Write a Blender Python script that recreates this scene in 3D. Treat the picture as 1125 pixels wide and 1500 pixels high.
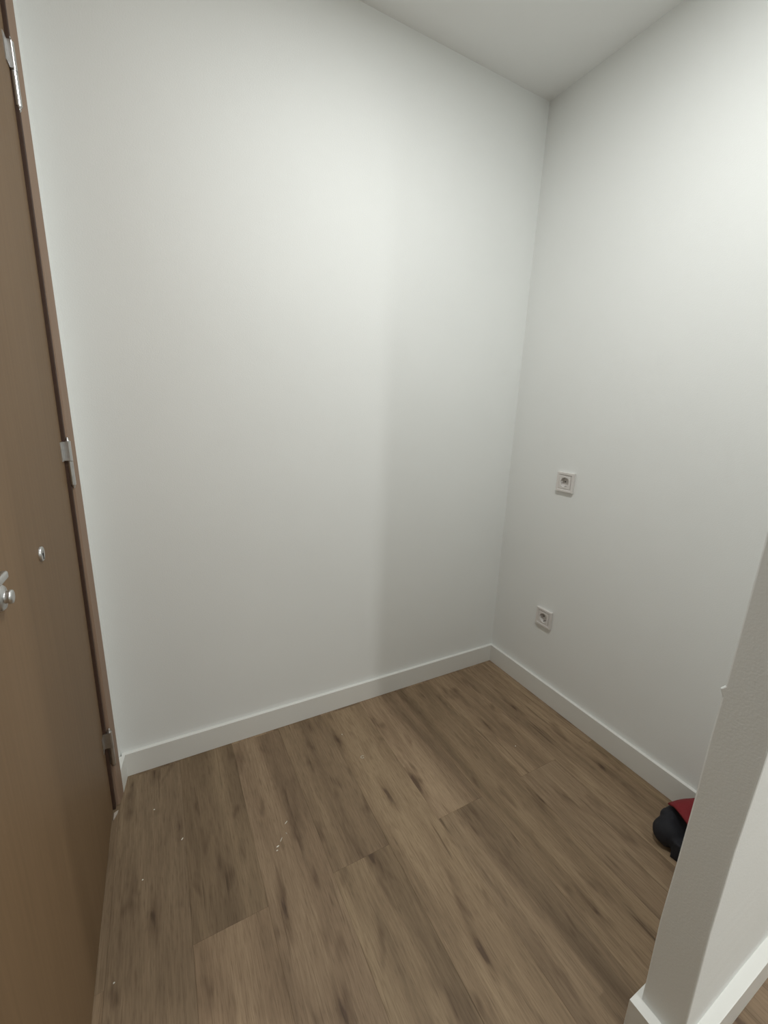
import bpy, bmesh, math, random
from mathutils import Matrix, Vector

# ------------------------------------------------------------------ scene, camera, light
for o in list(bpy.data.objects):
    bpy.data.objects.remove(o, do_unlink=True)
S = bpy.context.scene
C = S.collection

S.view_settings.view_transform = 'Standard'
S.view_settings.look = 'None'
S.view_settings.gamma = 1.0
S.view_settings.use_curve_mapping = False
S.view_settings.exposure = 0.0

FPX = 613.0                                     # focal length in pixels of a 1125 wide frame
cd = bpy.data.cameras.new('camera')
cam = bpy.data.objects.new('camera', cd)
C.objects.link(cam)
cd.sensor_fit = 'HORIZONTAL'
cd.sensor_width = 36.0
cd.lens = FPX / 1125 * 36.0
cd.clip_start = 0.01
yaw, pitch, roll = 0.4972, 0.2414, 0.0362
fw = Vector((math.sin(yaw) * math.cos(pitch), math.cos(yaw) * math.cos(pitch), -math.sin(pitch)))
r0 = Vector((math.cos(yaw), -math.sin(yaw), 0))
u0 = r0.cross(fw)
rr = r0 * math.cos(roll) + u0 * math.sin(roll)
uu = -r0 * math.sin(roll) + u0 * math.cos(roll)
M4 = Matrix.Identity(4)
for i in range(3):
    M4[i][0], M4[i][1], M4[i][2] = rr[i], uu[i], -fw[i]
M4.translation = Vector((-1.4892, -1.4842, 1.2894))
cam.matrix_world = M4
S.camera = cam

w = bpy.data.worlds.new('world')
S.world = w
w.use_nodes = True
w.node_tree.nodes['Background'].inputs[0].default_value = (0.9, 0.95, 1.0, 1)
w.node_tree.nodes['Background'].inputs[1].default_value = 0.0


def ceiling_lamp(name, loc, size, power, col):
    d = bpy.data.lights.new(name, 'AREA')
    d.shape = 'DISK'
    d.size = size
    d.energy = power
    d.color = col
    o = bpy.data.objects.new(name, d)
    o.location = loc
    C.objects.link(o)
    return o


# round ceiling lamps: the places of the first two follow from the sockets' shadows and from the shadow
# that the end of the partition throws on the back wall
ceiling_lamp('alcove_ceiling_light', (-0.86, -0.91, 2.485), 0.04, 13.5, (0.985, 1.0, 0.985))
ceiling_lamp('corridor_ceiling_light', (-0.664, -2.70, 2.485), 0.10, 17.0, (0.985, 1.0, 0.985))
ceiling_lamp('partition_fill_light', (0.60, -2.10, 2.485), 0.06, 26.0, (0.985, 1.0, 0.985))  # added unseen fill, brightens the corridor face of the partition


# ------------------------------------------------------------------ materials
def new_mat(name):
    m = bpy.data.materials.new(name)
    m.use_nodes = True
    nt = m.node_tree
    return m, nt, nt.nodes['Principled BSDF']


def N(nt, t, **kw):
    n = nt.nodes.new(t)
    for k, v in kw.items():
        setattr(n, k, v)
    return n


def ramp(nt, stops, src):
    n = N(nt, 'ShaderNodeValToRGB')
    e = n.color_ramp.elements
    e[0].position, e[0].color = stops[0][0], (*stops[0][1], 1)
    e[1].position, e[1].color = stops[-1][0], (*stops[-1][1], 1)
    for p, c in stops[1:-1]:
        x = e.new(p)
        x.color = (*c, 1)
    nt.links.new(src, n.inputs[0])
    return n


def paint(name, c0, c1, rough, bump, scale=260.0, bdist=0.0006):
    m, nt, b = new_mat(name)
    tc = N(nt, 'ShaderNodeNewGeometry')
    n1 = N(nt, 'ShaderNodeTexNoise')
    n1.inputs['Scale'].default_value = 2.2
    n1.inputs['Detail'].default_value = 4
    nt.links.new(tc.outputs['Position'], n1.inputs['Vector'])
    r = ramp(nt, [(0.35, c0), (0.65, c1)], n1.outputs['Fac'])
    nt.links.new(r.outputs[0], b.inputs['Base Color'])
    b.inputs['Roughness'].default_value = rough
    n2 = N(nt, 'ShaderNodeTexNoise')
    n2.inputs['Scale'].default_value = scale
    n2.inputs['Detail'].default_value = 3
    nt.links.new(tc.outputs['Position'], n2.inputs['Vector'])
    bp = N(nt, 'ShaderNodeBump')
    bp.inputs['Strength'].default_value = bump
    bp.inputs['Distance'].default_value = bdist
    nt.links.new(n2.outputs['Fac'], bp.inputs['Height'])
    nt.links.new(bp.outputs[0], b.inputs['Normal'])
    return m


M_WALL = paint('white_wall_paint', (0.840, 0.856, 0.838), (0.858, 0.874, 0.856), 0.75, 0.5)
M_CEIL = paint('ceiling_paint', (0.850, 0.855, 0.840), (0.870, 0.875, 0.860), 0.85, 0.4)
M_TRIM = paint('white_lacquer', (0.80, 0.80, 0.765), (0.82, 0.82, 0.785), 0.38, 0.05)
M_PLASTIC = paint('white_plastic', (0.74, 0.71, 0.68), (0.75, 0.72, 0.69), 0.3, 0.0)
M_SUB = paint('screed', (0.10, 0.08, 0.06), (0.12, 0.10, 0.08), 0.9, 0.2)


def plain(name, col, rough, metal=0.0, spec=0.5):
    m, nt, b = new_mat(name)
    g = N(nt, 'ShaderNodeNewGeometry')
    n = N(nt, 'ShaderNodeTexNoise')
    n.inputs['Scale'].default_value = 60
    nt.links.new(g.outputs['Position'], n.inputs['Vector'])
    r = ramp(nt, [(0.3, tuple(c * 0.92 for c in col)), (0.7, tuple(min(1, c * 1.06) for c in col))], n.outputs['Fac'])
    nt.links.new(r.outputs[0], b.inputs['Base Color'])
    b.inputs['Roughness'].default_value = rough
    b.inputs['Metallic'].default_value = metal
    b.inputs['Specular IOR Level'].default_value = spec
    return m


M_STEEL = plain('brushed_steel', (0.60, 0.60, 0.60), 0.32, 1.0)
M_DARK = plain('dark_hole', (0.015, 0.013, 0.012), 0.8)
M_FLECK = plain('pale_fleck', (0.80, 0.78, 0.70), 0.7)
M_GAP_SHADE = plain('gap_shade_brown', (0.060, 0.030, 0.018), 0.7)  # dark brown that stands in for shade between door and casing
M_PUTTY = plain('pale_putty', (0.50, 0.44, 0.38), 0.8)


def door_wood(name, dark, light, rough):
    m, nt, b = new_mat(name)
    g = N(nt, 'ShaderNodeNewGeometry')
    mp = N(nt, 'ShaderNodeMapping')
    mp.inputs['Scale'].default_value = (90, 90, 3.0)
    nt.links.new(g.outputs['Position'], mp.inputs['Vector'])
    n = N(nt, 'ShaderNodeTexNoise')
    n.inputs['Scale'].default_value = 1.0
    n.inputs['Detail'].default_value = 5
    nt.links.new(mp.outputs[0], n.inputs['Vector'])
    mp2 = N(nt, 'ShaderNodeMapping')
    mp2.inputs['Scale'].default_value = (9, 9, 1.2)
    nt.links.new(g.outputs['Position'], mp2.inputs['Vector'])
    n2 = N(nt, 'ShaderNodeTexNoise')
    n2.inputs['Detail'].default_value = 3
    n2.inputs['Scale'].default_value = 1.0
    nt.links.new(mp2.outputs[0], n2.inputs['Vector'])
    mx = N(nt, 'ShaderNodeMath', operation='MULTIPLY_ADD')
    mx.inputs[1].default_value = 0.6
    nt.links.new(n.outputs['Fac'], mx.inputs[0])
    mm = N(nt, 'ShaderNodeMath', operation='MULTIPLY')
    mm.inputs[1].default_value = 0.4
    nt.links.new(n2.outputs['Fac'], mm.inputs[0])
    nt.links.new(mm.outputs[0], mx.inputs[2])
    r = ramp(nt, [(0.34, dark), (0.66, light)], mx.outputs[0])
    nt.links.new(r.outputs[0], b.inputs['Base Color'])
    b.inputs['Roughness'].default_value = rough
    b.inputs['Specular IOR Level'].default_value = 0.25
    bp = N(nt, 'ShaderNodeBump')
    bp.inputs['Strength'].default_value = 0.15
    bp.inputs['Distance'].default_value = 0.0004
    nt.links.new(n.outputs['Fac'], bp.inputs['Height'])
    nt.links.new(bp.outputs[0], b.inputs['Normal'])
    return m


M_DOOR = door_wood('door_veneer', (0.176, 0.111, 0.059), (0.206, 0.132, 0.072), 0.55)
M_CASING = door_wood('casing_veneer', (0.27, 0.185, 0.13), (0.31, 0.215, 0.155), 0.5)


def plank_mat():
    """Printed oak vinyl: object coordinates, the plank's long side is local y."""
    m, nt, b = new_mat('oak_vinyl')
    L = nt.links.new
    tc = N(nt, 'ShaderNodeTexCoord')
    oi = N(nt, 'ShaderNodeObjectInfo')
    sh = N(nt, 'ShaderNodeVectorMath', operation='SCALE')
    sh.inputs[0].default_value = (37.0, 91.0, 13.0)
    L(oi.outputs['Random'], sh.inputs['Scale'])
    ad = N(nt, 'ShaderNodeVectorMath', operation='ADD')
    L(tc.outputs['Object'], ad.inputs[0])
    L(sh.outputs[0], ad.inputs[1])

    def noise(scale, detail, dist=0.0, rough=0.55):
        mp = N(nt, 'ShaderNodeMapping')
        mp.inputs['Scale'].default_value = scale
        L(ad.outputs[0], mp.inputs['Vector'])
        n = N(nt, 'ShaderNodeTexNoise')
        n.inputs['Scale'].default_value = 1.0
        n.inputs['Detail'].default_value = detail
        n.inputs['Roughness'].default_value = rough
        n.inputs['Distortion'].default_value = dist
        L(mp.outputs[0], n.inputs['Vector'])
        return n.outputs['Fac']

    broad = noise((12, 1.0, 1), 3, 0.6)          # bands along the board
    grain = noise((230, 11, 1), 5, 0.4)           # fine grain lines
    pores = noise((420, 26, 1), 2, 0.0)          # short dark pores
    knots = noise((24, 6.5, 1), 2, 0.3)          # dark smudges and knots
    mpv = N(nt, 'ShaderNodeMapping')
    mpv.inputs['Scale'].default_value = (15, 3.6, 1)
    L(ad.outputs[0], mpv.inputs['Vector'])
    wob = N(nt, 'ShaderNodeTexNoise')
    wob.inputs['Scale'].default_value = 5.0
    wob.inputs['Detail'].default_value = 4
    L(mpv.outputs[0], wob.inputs['Vector'])
    wv = N(nt, 'ShaderNodeVectorMath', operation='SCALE')
    wv.inputs['Scale'].default_value = 0.28
    L(wob.outputs['Color'], wv.inputs[0])
    wa = N(nt, 'ShaderNodeVectorMath', operation='ADD')
    L(mpv.outputs[0], wa.inputs[0])
    L(wv.outputs[0], wa.inputs[1])
    vo = N(nt, 'ShaderNodeTexVoronoi')
    vo.voronoi_dimensions = '2D'
    vo.inputs['Scale'].default_value = 1.0
    L(wa.outputs[0], vo.inputs['Vector'])
    sep = N(nt, 'ShaderNodeSeparateColor')
    L(vo.outputs['Color'], sep.inputs[0])
    far = N(nt, 'ShaderNodeMath', operation='MULTIPLY_ADD')     # only some cells carry a knot
    far.inputs[1].default_value = 0.80
    L(sep.outputs[0], far.inputs[0])
    L(vo.outputs['Distance'], far.inputs[2])
    spots = far.outputs[0]
    cracks = noise((60, 3.2, 1), 3, 0.6)         # thin dark veins

    base = ramp(nt, [(0.28, (0.162, 0.111, 0.067)), (0.5, (0.252, 0.178, 0.111)), (0.72, (0.342, 0.251, 0.159))], broad)

    def mul(src, stops, f):
        r = ramp(nt, stops, f)
        mx = N(nt, 'ShaderNodeMix', data_type='RGBA', blend_type='MULTIPLY')
        mx.inputs['Factor'].default_value = 1.0
        L(src, mx.inputs['A'])
        L(r.outputs[0], mx.inputs['B'])
        return mx.outputs['Result']

    c = mul(base.outputs[0], [(0.3, (0.84, 0.82, 0.80)), (0.7, (1.13, 1.13, 1.13))], grain)
    c = mul(c, [(0.30, (0.80, 0.78, 0.76)), (0.48, (1.03, 1.03, 1.03))], pores)
    c = mul(c, [(0.25, (0.62, 0.58, 0.56)), (0.42, (1, 1, 1))], knots)
    c = mul(c, [(0.11, (0.38, 0.34, 0.34)), (0.19, (0.74, 0.71, 0.69)), (0.38, (1, 1, 1))], spots)
    c = mul(c, [(0.27, (0.60, 0.57, 0.55)), (0.36, (1, 1, 1))], cracks)
    mx = N(nt, 'ShaderNodeMix', data_type='RGBA', blend_type='MULTIPLY')
    mx.inputs['Factor'].default_value = 1.0
    L(c, mx.inputs['A'])
    L(oi.outputs['Color'], mx.inputs['B'])
    L(mx.outputs['Result'], b.inputs['Base Color'])
    b.inputs['Roughness'].default_value = 0.55
    b.inputs['Specular IOR Level'].default_value = 0.35
    bp = N(nt, 'ShaderNodeBump')
    bp.inputs['Strength'].default_value = 0.25
    bp.inputs['Distance'].default_value = 0.0005
    L(grain, bp.inputs['Height'])
    L(bp.outputs[0], b.inputs['Normal'])
    return m


M_PLANK = plank_mat()


def fabric(name, c0, c1, scale=900):
    m, nt, b = new_mat(name)
    g = N(nt, 'ShaderNodeNewGeometry')
    n = N(nt, 'ShaderNodeTexNoise')
    n.inputs['Scale'].default_value = scale
    nt.links.new(g.outputs['Position'], n.inputs['Vector'])
    r = ramp(nt, [(0.35, c0), (0.65, c1)], n.outputs['Fac'])
    nt.links.new(r.outputs[0], b.inputs['Base Color'])
    b.inputs['Roughness'].default_value = 0.85
    bp = N(nt, 'ShaderNodeBump')
    bp.inputs['Strength'].default_value = 0.4
    bp.inputs['Distance'].default_value = 0.0005
    nt.links.new(n.outputs['Fac'], bp.inputs['Height'])
    nt.links.new(bp.outputs[0], b.inputs['Normal'])
    return m


M_BLACK = fabric('black_fabric', (0.010, 0.010, 0.014), (0.016, 0.016, 0.021))
M_RED = fabric('red_fabric', (0.17, 0.010, 0.014), (0.22, 0.014, 0.019))


# ------------------------------------------------------------------ mesh helpers
def obj(name, bm, mat, parent=None, smooth=False):
    bmesh.ops.recalc_face_normals(bm, faces=bm.faces)
    me = bpy.data.meshes.new(name)
    bm.to_mesh(me)
    bm.free()
    me.materials.append(mat)
    if smooth:
        for p in me.polygons:
            p.use_smooth = True
    o = bpy.data.objects.new(name, me)
    C.objects.link(o)
    if parent is not None:
        o.parent = parent
    return o


def struct(name, bm, mat, parent=None, smooth=False):
    o = obj(name, bm, mat, parent, smooth)
    if parent is None:
        o['kind'] = 'structure'
    return o


def tag(o, label, cat, group=None):
    o['label'] = label
    o['category'] = cat
    if group:
        o['group'] = group
    return o


def empty(name, loc, label=None, cat=None, group=None):
    o = bpy.data.objects.new(name, None)
    o.location = loc
    o.empty_display_size = 0.05
    C.objects.link(o)
    if label:
        tag(o, label, cat, group)
    return o


def box(bm, lo, hi, bevel=0.0, seg=2):
    b2 = bmesh.new()
    bmesh.ops.create_cube(b2, size=1)
    for v in b2.verts:
        v.co = Vector([(lo[i] + hi[i]) / 2 + v.co[i] * (hi[i] - lo[i]) for i in range(3)])
    if bevel:
        bmesh.ops.bevel(b2, geom=list(b2.edges), offset=bevel, segments=seg, profile=0.7, affect='EDGES')
    me = bpy.data.meshes.new('tmp')
    b2.to_mesh(me)
    b2.free()
    bm.from_mesh(me)
    bpy.data.meshes.remove(me)
    return bm


def prism(pts, z0, z1, bevel=0.0):
    """A plan outline (x, y) raised from z0 to z1."""
    bm = bmesh.new()
    a = [bm.verts.new((x, y, z0)) for x, y in pts]
    b = [bm.verts.new((x, y, z1)) for x, y in pts]
    n = len(pts)
    bm.faces.new(a)
    bm.faces.new(b)
    for i in range(n):
        bm.faces.new((a[i], a[(i + 1) % n], b[(i + 1) % n], b[i]))
    bmesh.ops.recalc_face_normals(bm, faces=bm.faces)
    if bevel:
        bmesh.ops.bevel(bm, geom=list(bm.edges), offset=bevel, segments=2, profile=0.7, affect='EDGES')
    return bm


def lathe(prof, axis='z', seg=24, origin=(0, 0, 0)):
    """Revolve (radius, height) points; closed with centre points where the radius is 0."""
    bm = bmesh.new()
    rings = []
    for r, h in prof:
        ring = []
        if r <= 1e-6:
            ring = [(0, 0, h)]
        else:
            ring = [(r * math.cos(2 * math.pi * k / seg), r * math.sin(2 * math.pi * k / seg), h) for k in range(seg)]
        vs = []
        for x, y, z in ring:
            if axis == 'x':
                p = (z, x, y)
            elif axis == '-x':
                p = (-z, x, y)
            elif axis == 'y':
                p = (x, z, y)
            else:
                p = (x, y, z)
            vs.append(bm.verts.new((p[0] + origin[0], p[1] + origin[1], p[2] + origin[2])))
        rings.append(vs)
    for a, b in zip(rings, rings[1:]):
        if len(a) == 1 and len(b) == 1:
            continue
        for k in range(seg):
            k2 = (k + 1) % seg
            if len(a) == 1:
                bm.faces.new((a[0], b[k], b[k2]))
            elif len(b) == 1:
                bm.faces.new((a[k], a[k2], b[0]))
            else:
                bm.faces.new((a[k], a[k2], b[k2], b[k]))
    return bm


# ------------------------------------------------------------------ the room
H = 2.5
X_HALL = -4.4         # unseen hall, opened to the left to lessen bounce on the partition end
X_END = 1.4            # far end of the corridor beyond the partition
Y_FRONT = -4.2         # corridor wall behind the camera
PX, PYB, PYF = -0.679, -1.2165, -1.290       # partition: end face, back face, front face
XL = -1.693            # left wall at the back corner

struct('wall_back', box(bmesh.new(), (-1.95, 0, 0), (0.12, 0.12, H)), M_WALL)

# right wall with the two socket boxes cut into it
SOCK = [(-0.3230, 1.0193), (-0.3100, 0.3935)]
hs = 0.0235


def wall_with_holes():
    bm = bmesh.new()
    ys = sorted({PYB, 0.0} | {c[0] + s * hs for c in SOCK for s in (-1, 1)})
    zs = sorted({0.0, H} | {c[1] + s * hs for c in SOCK for s in (-1, 1)})

    def quad(*p):
        bm.faces.new([bm.verts.new(q) for q in p])

    for y0, y1 in zip(ys, ys[1:]):
        for z0, z1 in zip(zs, zs[1:]):
            cy, cz = (y0 + y1) / 2, (z0 + z1) / 2
            if any(abs(cy - a) < hs and abs(cz - b) < hs for a, b in SOCK):
                continue
            quad((0, y0, z0), (0, y1, z0), (0, y1, z1), (0, y0, z1))
    D = 0.04
    for a, b in SOCK:
        y0, y1, z0, z1 = a - hs, a + hs, b - hs, b + hs
        quad((D, y0, z0), (D, y1, z0), (D, y1, z1), (D, y0, z1))
        quad((0, y0, z0), (0, y1, z0), (D, y1, z0), (D, y0, z0))
        quad((0, y0, z1), (0, y1, z1), (D, y1, z1), (D, y0, z1))
        quad((0, y0, z0), (D, y0, z0), (D, y0, z1), (0, y0, z1))
        quad((0, y1, z0), (D, y1, z0), (D, y1, z1), (0, y1, z1))
    T = 0.12
    quad((T, PYB, 0), (T, 0, 0), (T, 0, H), (T, PYB, H))
    quad((0, PYB, 0), (T, PYB, 0), (T, PYB, H), (0, PYB, H))
    quad((0, 0, 0), (T, 0, 0), (T, 0, H), (0, 0, H))
    quad((0, PYB, 0), (0, 0, 0), (T, 0, 0), (T, PYB, 0))
    quad((0, PYB, H), (0, 0, H), (T, 0, H), (T, PYB, H))
    bmesh.ops.remove_doubles(bm, verts=bm.verts, dist=1e-5)
    return bm


struct('wall_right', wall_with_holes(), M_WALL)


def partition():
    """Thin plastered wall; the two edges of its end face wander by a few millimetres."""
    bm = bmesh.new()
    back = [(0.0, 0.0), (0.138, 0.0005), (0.312, 0.0038), (0.468, 0.0013), (0.627, -0.0002), (0.742, 0.0003),
            (0.835, -0.0010), (0.848, 0.0042), (0.856, -0.0018), (0.962, -0.0024), (1.131, -0.0031), (1.5, -0.002),
            (2.0, 0.0), (H, 0.0)]
    front = [(0.0, -0.003), (0.156, -0.0031), (0.387, 0.0018), (0.580, 0.0021), (0.761, -0.0012), (1.1, -0.001),
             (1.6, 0.001), (H, 0.0)]

    def at(tab, z):
        for (z0, a), (z1, b) in zip(tab, tab[1:]):
            if z0 <= z <= z1:
                t = (z - z0) / (z1 - z0)
                return a + (b - a) * t
        return 0

    zs = sorted({z for z, _ in back} | {z for z, _ in front} | {0.05 * k for k in range(51)})
    rows = []
    rb = 0.003
    for z in zs:
        yb, yf = PYB + at(back, z), PYF + at(front, z)
        pts = [(X_END, PYB), (PX + 0.25, PYB), (PX + rb, yb), (PX + rb * 0.3, yb - rb * 0.3), (PX, yb - rb),
               (PX, yf + rb), (PX + rb * 0.3, yf + rb * 0.3), (PX + rb, yf), (PX + 0.25, PYF), (X_END, PYF)]
        rows.append([bm.verts.new((x, y, z)) for x, y in pts])
    n = len(rows[0])
    for a, b in zip(rows, rows[1:]):
        for k in range(n):
            bm.faces.new((a[k], a[(k + 1) % n], b[(k + 1) % n], b[k]))
    bm.faces.new(rows[0])
    bm.faces.new(rows[-1])
    return bm


struct('wall_partition', partition(), M_WALL)
struct('wall_corridor_end', box(bmesh.new(), (X_END, Y_FRONT, 0), (X_END + 0.12, PYB, H)), M_WALL)
struct('wall_front', box(bmesh.new(), (X_HALL - 0.12, Y_FRONT - 0.12, 0), (X_END + 0.12, Y_FRONT, H)), M_WALL)
struct('ceiling', box(bmesh.new(), (X_HALL - 0.12, Y_FRONT - 0.12, H), (X_END + 0.12, 0.12, H + 0.1)), M_CEIL)

# left wall: a short, slightly skewed return at the corner, the door opening, the wall beyond
DOOR_Y0, DOOR_Y1, DOOR_TOP = -0.1400, -1.0400, 2.24
bm = prism([(XL, 0), (-1.7045, -0.083), (-1.85, -0.083), (-1.85, 0)], 0, H)
me = bpy.data.meshes.new('tmp')
b2 = bmesh.new()
box(b2, (-1.85, -1.32, 0), (-1.700, DOOR_Y1 - 0.075, H))
box(b2, (X_HALL, -1.32, 0), (-1.85, -1.20, H))
box(b2, (-1.85, DOOR_Y1 - 0.075, DOOR_TOP + 0.075), (-1.7045, -0.083, H))
b2.to_mesh(me)
b2.free()
bm.from_mesh(me)
bpy.data.meshes.remove(me)
struct('wall_left', bm, M_WALL)
struct('wall_hall_end', box(bmesh.new(), (X_HALL - 0.12, Y_FRONT, 0), (X_HALL, -1.20, H)), M_WALL)

# baseboards
HB, TB = 0.0914, 0.014
struct('baseboard_back', box(bmesh.new(), (-1.690, -TB, 0.0005), (0, 0, HB), 0.0012), M_TRIM)
struct('baseboard_right', box(bmesh.new(), (-TB, PYB, 0.0005), (0, -TB, HB), 0.0012), M_TRIM)
struct('baseboard_left', prism([(-1.6793, -TB), (-1.6880, -0.0825), (-1.7040, -0.0825), (-1.6955, -TB)], 0.0005, HB, 0.0012), M_TRIM)
T2 = 0.0235
bm = prism([(-TB, PYB), (-TB, PYB + 0.011), (PX - T2, PYB + 0.011), (PX - T2, PYF - T2), (X_END, PYF - T2), (X_END, PYF + 0.004),
            (PX + 0.004, PYF + 0.004), (PX + 0.004, PYB)], 0.0005, HB, 0.0012)
struct('baseboard_partition', bm, M_TRIM)

# ------------------------------------------------------------------ floor: a slab and its planks
floor = struct('floor', box(bmesh.new(), (X_HALL - 0.12, Y_FRONT - 0.12, -0.10), (X_END + 0.12, 0.12, -0.005)), M_SUB)
PW, PL, GAP = 0.1825, 1.22, 0.0002
X_SEAM, Y_JOINT = -1.149, -0.632
rnd = random.Random(7)
plank_meshes = {}


def plank_mesh(wd, ln):
    k = (round(wd, 4), round(ln, 4))
    if k not in plank_meshes:
        bm = bmesh.new()
        hw, hl, b = wd / 2 - GAP / 2, ln / 2 - GAP / 2, 0.0003
        lo = [bm.verts.new((sx * hw, sy * hl, -0.005)) for sx, sy in ((-1, -1), (1, -1), (1, 1), (-1, 1))]
        mi = [bm.verts.new((sx * hw, sy * hl, -b)) for sx, sy in ((-1, -1), (1, -1), (1, 1), (-1, 1))]
        hi = [bm.verts.new((sx * (hw - b), sy * (hl - b), 0)) for sx, sy in ((-1, -1), (1, -1), (1, 1), (-1, 1))]
        bm.faces.new(lo)
        bm.faces.new(hi)
        for a, c in ((lo, mi), (mi, hi)):
            for i in range(4):
                bm.faces.new((a[i], a[(i + 1) % 4], c[(i + 1) % 4], c[i]))
        bmesh.ops.recalc_face_normals(bm, faces=bm.faces)
        me = bpy.data.meshes.new('plank')
        bm.to_mesh(me)
        bm.free()
        me.materials.append(M_PLANK)
        plank_meshes[k] = me
    return plank_meshes[k]


TINT = {(-3, 0): 0.78, (-3, 1): 0.84, (-4, 0): 0.80, (0, 0): 0.86, (0, 1): 1.0, (-1, 0): 1.12, (1, 0): 1.0, (-2, 0): 0.82, (-2, 1): 1.02, (2, 0): 1.08, (2, 1): 0.90}
i = -18
while X_SEAM + i * PW < X_END:
    x0, x1 = X_SEAM + i * PW, min(X_SEAM + (i + 1) * PW, X_END)
    off = 0 if i % 2 == 0 else PL / 2
    ys = [0.0 if i > -5 else -1.32]
    k = 0
    y = Y_JOINT + off
    while y > ys[0] - 0.005:
        y -= PL
    while y > Y_FRONT:
        ys.append(y)
        y -= PL
    ys.append(Y_FRONT)
    for k, (ya, yb) in enumerate(zip(ys, ys[1:])):
        o = bpy.data.objects.new('plank', plank_mesh(x1 - x0, ya - yb))
        C.objects.link(o)
        o.parent = floor
        o.location = ((x0 + x1) / 2, (ya + yb) / 2, 0)
        t = TINT.get((i, k), rnd.uniform(0.92, 1.08))
        o.color = (t, t * rnd.uniform(0.985, 1.01), t * rnd.uniform(0.97, 1.01), 1)
    i += 1

# ------------------------------------------------------------------ door in the left wall
LEAN = 0.0064
DX = -1.7145                                   # room-side face of the door leaf
door = empty('door_1', (DX, DOOR_Y0, 0))
door['kind'] = 'structure'
door['label'] = 'brown wood veneer door with steel hinges beside the white back wall'


def dpart(name, bm, mat, parent=None, smooth=False, label=None):
    par = parent or door
    o = obj(name, bm, mat, None, smooth)
    o.parent = par
    o.matrix_parent_inverse = Matrix.Translation(-Vector(door.location))
    if par is not door:
        o.matrix_parent_inverse = Matrix.Identity(4)
    if label:
        o['label'] = label
    return o


def lean(z):
    return LEAN * z


leaf_bm = box(bmesh.new(), (DX - 0.038, DOOR_Y1, 0.006), (DX, DOOR_Y0, DOOR_TOP), 0.0015)
for v in leaf_bm.verts:
    v.co.x += lean(v.co.z)                     # the leaf hangs slightly out of plumb
dpart('door_leaf', leaf_bm, M_DOOR)
# casing: hinge side (skewed with the wall return), top and lock side, each with its rebate
dpart('casing', prism([(-1.6876, -0.0835), (-1.6954, -0.1240), (-1.700, -0.1270), (-1.757, -0.1270), (-1.757, -0.150), (-1.84, -0.150),
                       (-1.84, -0.0835)], 0.001, DOOR_TOP + 0.06, 0.0012), M_CASING)
dpart('casing', box(bmesh.new(), (-1.84, DOOR_Y1 - 0.074, 0.001), (-1.695, DOOR_Y1 - 0.004, DOOR_TOP + 0.06), 0.0015), M_CASING)
dpart('casing', box(bmesh.new(), (-1.84, DOOR_Y1 - 0.074, DOOR_TOP + 0.004), (-1.6985, -0.0845, DOOR_TOP + 0.074), 0.0015), M_CASING)
gap_shade_bm = box(bmesh.new(), (-1.750, -0.1392, 0.002), (DX + 0.0085, -0.1272, DOOR_TOP), 0.002)  # dark strip added to paint the shaded gap between casing and leaf
for v in gap_shade_bm.verts:
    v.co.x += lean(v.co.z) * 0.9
dpart('gap_shade', gap_shade_bm, M_GAP_SHADE, label='dark brown strip standing in for the shade in the door gap')
dpart('putty', prism([(-1.6990, -0.1500), (-1.7010, -0.1600), (-1.7105, -0.1800), (-1.7105, -0.1560)], 0.0005, 0.006, 0.001), M_PUTTY,
      label='pale smear of filler on the floor at the casing foot')

HX, HY, HR = -1.6957, -0.1350, 0.0068


def hinge(zt, zb):
    zm = zt - (zt - zb) * 0.47
    up = dpart('hinge', lathe([(0, zm + 0.001), (HR, zm + 0.001), (HR, zt - 0.008), (0, zt - 0.008)], origin=(HX, HY, 0), seg=20), M_STEEL,
               smooth=False, label='steel hinge')
    # children of the hinge share the door's offset through their parent
    dpart('lower_knuckle', lathe([(0, zb + 0.006), (HR * 0.93, zb + 0.006), (HR * 0.93, zm), (0, zm)], origin=(HX, HY, 0), seg=20), M_STEEL, up)
    for z, s in ((zt - 0.008, 1), (zb + 0.006, -1)):
        prof = [(0.0046, 0), (0.0046, s * 0.002), (0.0028, s * 0.003), (0.0036, s * 0.006), (0.0018, s * 0.0095), (0, s * 0.010)]
        dpart('finial', lathe([(r, z + h) for r, h in prof], origin=(HX, HY, 0), seg=16), M_STEEL, up, True)
    b = bmesh.new()
    dx = DX + lean((zt + zm) / 2)
    box(b, (dx - 0.001, -0.168, zm + 0.002), (dx + 0.0022, -0.1420, zt - 0.009), 0.0006)
    box(b, (dx, -0.1440, zm + 0.002), (HX + 0.003, -0.1405, zt - 0.009), 0.0006)
    dpart('leaf_plate', b, M_STEEL, up)
    b = bmesh.new()
    box(b, (-1.712, -0.1295, zb + 0.007), (HX, -0.1272, zm - 0.001), 0.0005)
    dpart('leaf_plate', b, M_STEEL, up)


hinge(2.022, 1.893)
hinge(1.188, 1.060)
hinge(0.300, 0.166)

# round keyhole rose, thumb-turn below the lever, lever handle reaching into view
def rose(name, y, z, prof, mat=M_STEEL):
    return dpart(name, lathe(prof, 'x', 28, (DX + lean(z), y, z)), mat, None, True)


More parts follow.
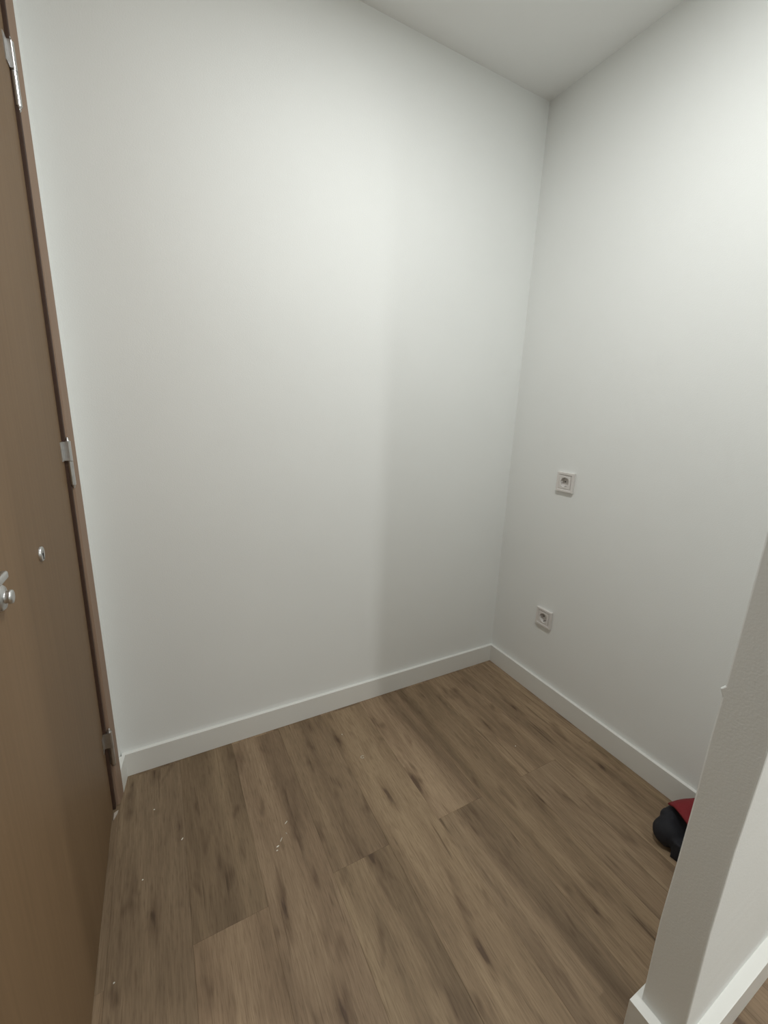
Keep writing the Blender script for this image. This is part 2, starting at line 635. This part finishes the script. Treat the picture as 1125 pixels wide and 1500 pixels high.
e = rose('escutcheon', -0.4970, 0.9930, [(0.0145, -0.001), (0.0145, 0.003), (0.0135, 0.0042), (0.0055, 0.0042), (0.0050, 0.0030), (0, 0.0030)])
dpart('keyhole', box(bmesh.new(), (DX + 0.0064 + 0.003, -0.4995, 0.982), (DX + 0.0064 + 0.0046, -0.4945, 0.994), 0.0005), M_DARK, e)
t = rose('thumb_turn', -0.7450, 1.0080, [(0.019, -0.001), (0.019, 0.004), (0.017, 0.0065), (0.010, 0.0075), (0.0085, 0.009), (0.0105, 0.013),
                                        (0.0095, 0.016), (0.005, 0.017), (0, 0.017)])
lv = rose('lever_rose', -0.9500, 1.0780, [(0.025, -0.001), (0.025, 0.006), (0.023, 0.008), (0.0105, 0.008), (0.0095, 0.030), (0, 0.030)])
b = bmesh.new()
box(b, (DX + 0.038, -0.962, 1.0690), (DX + 0.048, -0.838, 1.0790), 0.004, 3)
dpart('lever', b, M_STEEL, lv, True)

# ------------------------------------------------------------------ sockets
def socket(y, z, label, tilt):
    s = empty('power_socket', (0, y, z), label, 'socket')
    s.rotation_euler = (math.radians(tilt), 0, 0)
    t, q, qi = 0.0115, 0.0408, 0.0278

    def ring(prof):
        """square frame from (half size, x) steps"""
        bm = bmesh.new()
        rows = [[bm.verts.new((x, sy * h, sz * h)) for sy, sz in ((-1, -1), (1, -1), (1, 1), (-1, 1))] for h, x in prof]
        for a, b in zip(rows, rows[1:]):
            for i in range(4):
                bm.faces.new((a[i], a[(i + 1) % 4], b[(i + 1) % 4], b[i]))
        return bm

    obj('frame', ring([(q, -0.0003), (q, -t + 0.0015), (q - 0.0012, -t), (qi + 0.0042, -t), (qi + 0.0010, -t + 0.0030), (qi + 0.0006, -0.001)]), M_PLASTIC, s)
    # insert: square face around a round cup
    bm = bmesh.new()
    seg = 32
    xo, xf = -0.002, -t + 0.0012
    R, dep = 0.0198, 0.017

    def sqp(a, h):
        c, sn = math.cos(a), math.sin(a)
        m = max(abs(c), abs(sn))
        return (c / m * h, sn / m * h)

    def rowc(fn, x):
        return [bm.verts.new((x, *fn(2 * math.pi * (k + 0.0) / seg))) for k in range(seg)]

    rows = [rowc(lambda a: sqp(a, qi), xo), rowc(lambda a: sqp(a, qi), xf + 0.0008), rowc(lambda a: sqp(a, qi - 0.0008), xf),
            rowc(lambda a: (math.cos(a) * (R + 0.0012), math.sin(a) * (R + 0.0012)), xf - 0.0004),
            rowc(lambda a: (math.cos(a) * R, math.sin(a) * R), xf + 0.0006),
            rowc(lambda a: (math.cos(a) * R * 0.97, math.sin(a) * R * 0.97), xf + dep)]
    for a, b in zip(rows, rows[1:]):
        for i in range(seg):
            bm.faces.new((a[i], a[(i + 1) % seg], b[(i + 1) % seg], b[i]))
    bm.faces.new(rows[-1])
    ins = obj('insert', bm, M_PLASTIC, s)
    for sy in (-1, 1):
        obj('contact_hole', lathe([(0, 0), (0.0030, 0), (0.0030, -0.0006), (0, -0.0006)], 'x', 16, (xf + dep, sy * 0.0095, 0)), M_DARK, ins)
    for sz in (-1, 1):
        b = bmesh.new()
        zz = sz * (R * 0.97 - 0.0026)
        box(b, (xf + 0.004, -0.0028, min(zz, zz + sz * 0.002)), (xf + dep, 0.0028, max(zz, zz + sz * 0.002)), 0.0004)
        obj('earth_clip', b, M_STEEL, ins)
    for sy in (-1, 1):
        b = bmesh.new()
        box(b, (xf + 0.002, sy * (R * 0.97 - 0.002) - 0.0012, -0.003), (xf + dep, sy * (R * 0.97 - 0.002) + 0.0012, 0.003), 0.0004)
        obj('guide_ridge', b, M_PLASTIC, ins)
    return s


socket(*SOCK[0], 'white square power socket mounted at waist height on the white wall', 0.0)
socket(*SOCK[1], 'white square power socket just above the white baseboard', 0.0)

# ------------------------------------------------------------------ the black bag and the red cloth behind the partition
def bag():
    bm = bmesh.new()

    def ball(c, r, s=(1, 1, 1)):
        mt = Matrix.Translation(c) @ Matrix.Diagonal((*[r * k for k in s], 1))
        bmesh.ops.create_icosphere(bm, subdivisions=3, radius=1, matrix=mt)

    ball((-0.186, -1.012, 0.044), 0.043, (0.95, 0.95, 1.0))
    ball((-0.158, -1.000, 0.066), 0.030)
    ball((-0.142, -1.003, 0.073), 0.029)
    ball((-0.120, -1.040, 0.050), 0.050)
    ball((-0.130, -1.090, 0.050), 0.050, (1.1, 1, 0.95))
    ball((-0.080, -1.110, 0.050), 0.050)
    box(bm, (-0.222, -1.150, 0.002), (-0.040, -1.042, 0.060), 0.006)
    o = obj('bag', bm, M_BLACK, None, True)
    md = o.modifiers.new('remesh', 'REMESH')
    md.mode = 'VOXEL'
    md.voxel_size = 0.004
    md.use_smooth_shade = True
    sm = o.modifiers.new('smooth', 'SMOOTH')
    sm.iterations = 2
    sm.factor = 0.5
    tx = bpy.data.textures.new('creases', 'CLOUDS')
    tx.noise_scale = 0.035
    tx.noise_depth = 2
    dp = o.modifiers.new('creases', 'DISPLACE')
    dp.texture = tx
    dp.strength = 0.008
    dp.mid_level = 0.6
    dp.texture_coords = 'LOCAL'
    dg = bpy.context.evaluated_depsgraph_get()
    me = bpy.data.meshes.new_from_object(o.evaluated_get(dg))
    o.modifiers.clear()
    o.data = me
    zmin = min(v.co.z for v in me.vertices)
    for v in me.vertices:
        if v.co.z < 0.006:
            v.co.z = 0.0005
    return tag(o, 'small crumpled black fabric bag on the floor behind the partition', 'bag')


bag_o = bag()


def cloth():
    """Stiff red cloth lying over the bag, its edges bending down a little."""
    A, B, D = Vector((-0.156, -0.984, 0)), Vector((-0.030, -1.018, 0)), Vector((-0.215, -1.118, 0))
    n = 14
    bm = bmesh.new()
    g = []
    for i in range(n + 1):
        row = []
        for j in range(n + 1):
            u, v = i / n, j / n
            p = A + (B - A) * u + (D - A) * v
            z = 0.1195 + 0.004 * math.sin(5 * u + 2 * v) + 0.003 * math.sin(7 * v) - 0.010 * max(0, 0.15 - v) / 0.15
            row.append(bm.verts.new((p.x, p.y, z)))
        g.append(row)
    for i in range(n):
        for j in range(n):
            bm.faces.new((g[i][j], g[i + 1][j], g[i + 1][j + 1], g[i][j + 1]))
    ret = bmesh.ops.extrude_face_region(bm, geom=list(bm.faces))
    for v in [e for e in ret['geom'] if isinstance(e, bmesh.types.BMVert)]:
        v.co.z -= 0.006
    o = obj('cloth', bm, M_RED, None, True)
    return tag(o, 'folded red cloth lying on top of the black bag', 'cloth')


cloth()

# ------------------------------------------------------------------ pale flecks on the floor
def fleck(x, y, ln, wd, rot, label, group=None):
    bm = bmesh.new()
    pts = [(-0.5, -0.3), (-0.1, -0.5), (0.45, -0.35), (0.5, 0.2), (0.1, 0.5), (-0.45, 0.35)]
    c, s = math.cos(rot), math.sin(rot)
    a = [bm.verts.new((x + c * px * ln - s * py * wd, y + s * px * ln + c * py * wd, 0.0002)) for px, py in pts]
    b = [bm.verts.new((x + c * px * ln * .8 - s * py * wd * .8, y + s * px * ln * .8 + c * py * wd * .8, 0.0016)) for px, py in pts]
    bm.faces.new(a)
    bm.faces.new(b)
    for k in range(6):
        bm.faces.new((a[k], a[(k + 1) % 6], b[(k + 1) % 6], b[k]))
    o = obj('paint_fleck', bm, M_FLECK)
    return tag(o, label, 'fleck', group)


for a in [(-1.2285, -0.4253, 0.012, 0.0022, 0.6), (-1.2561, -0.4723, 0.014, 0.0016, 0.9), (-1.2705, -0.4881, 0.009, 0.0035, 0.2),
          (-1.2753, -0.4991, 0.006, 0.0025, 0.1), (-1.2370, -0.4600, 0.006, 0.0014, 2.0)]:
    fleck(*a, 'thin pale paint fleck in a short trail of flecks on the planks', 'trail of pale flecks on the floor')
for a in [(-1.5975, -0.1938, 0.005, 0.003, 0.0), (-1.5228, -0.3375, 0.008, 0.0028, 0.8), (-1.6259, -0.4132, 0.004, 0.003, 0.3),
          (-1.6784, -0.6269, 0.004, 0.003, 0.4)]:
    fleck(*a, 'tiny pale speck on the planks beside the brown door', 'specks on the floor beside the door')
fleck(-0.9268, -0.1591, 0.005, 0.0025, 1.2, 'tiny pale speck between the curled shaving and the back baseboard')
fleck(-0.3281, -0.5159, 0.005, 0.003, 0.4, 'lone tiny pale speck on the planks below the wall sockets')
bm = bmesh.new()
for k in range(22):
    a0 = 0.4 + 5.2 * k / 22
    ring = []
    for j in range(6):
        t = 2 * math.pi * j / 6
        rr_ = 0.0065 + 0.0007 * math.cos(t)
        ring.append(bm.verts.new((-0.9001 + rr_ * math.cos(a0), -0.2979 + 0.85 * rr_ * math.sin(a0), 0.0009 + 0.0007 * math.sin(t))))
    if k:
        for j in range(6):
            bm.faces.new((prev[j], prev[(j + 1) % 6], ring[(j + 1) % 6], ring[j]))
    prev = ring
tag(obj('curled_shaving', bm, M_FLECK, None, True), 'tiny curled ring-shaped shaving on the wood plank floor', 'shaving')
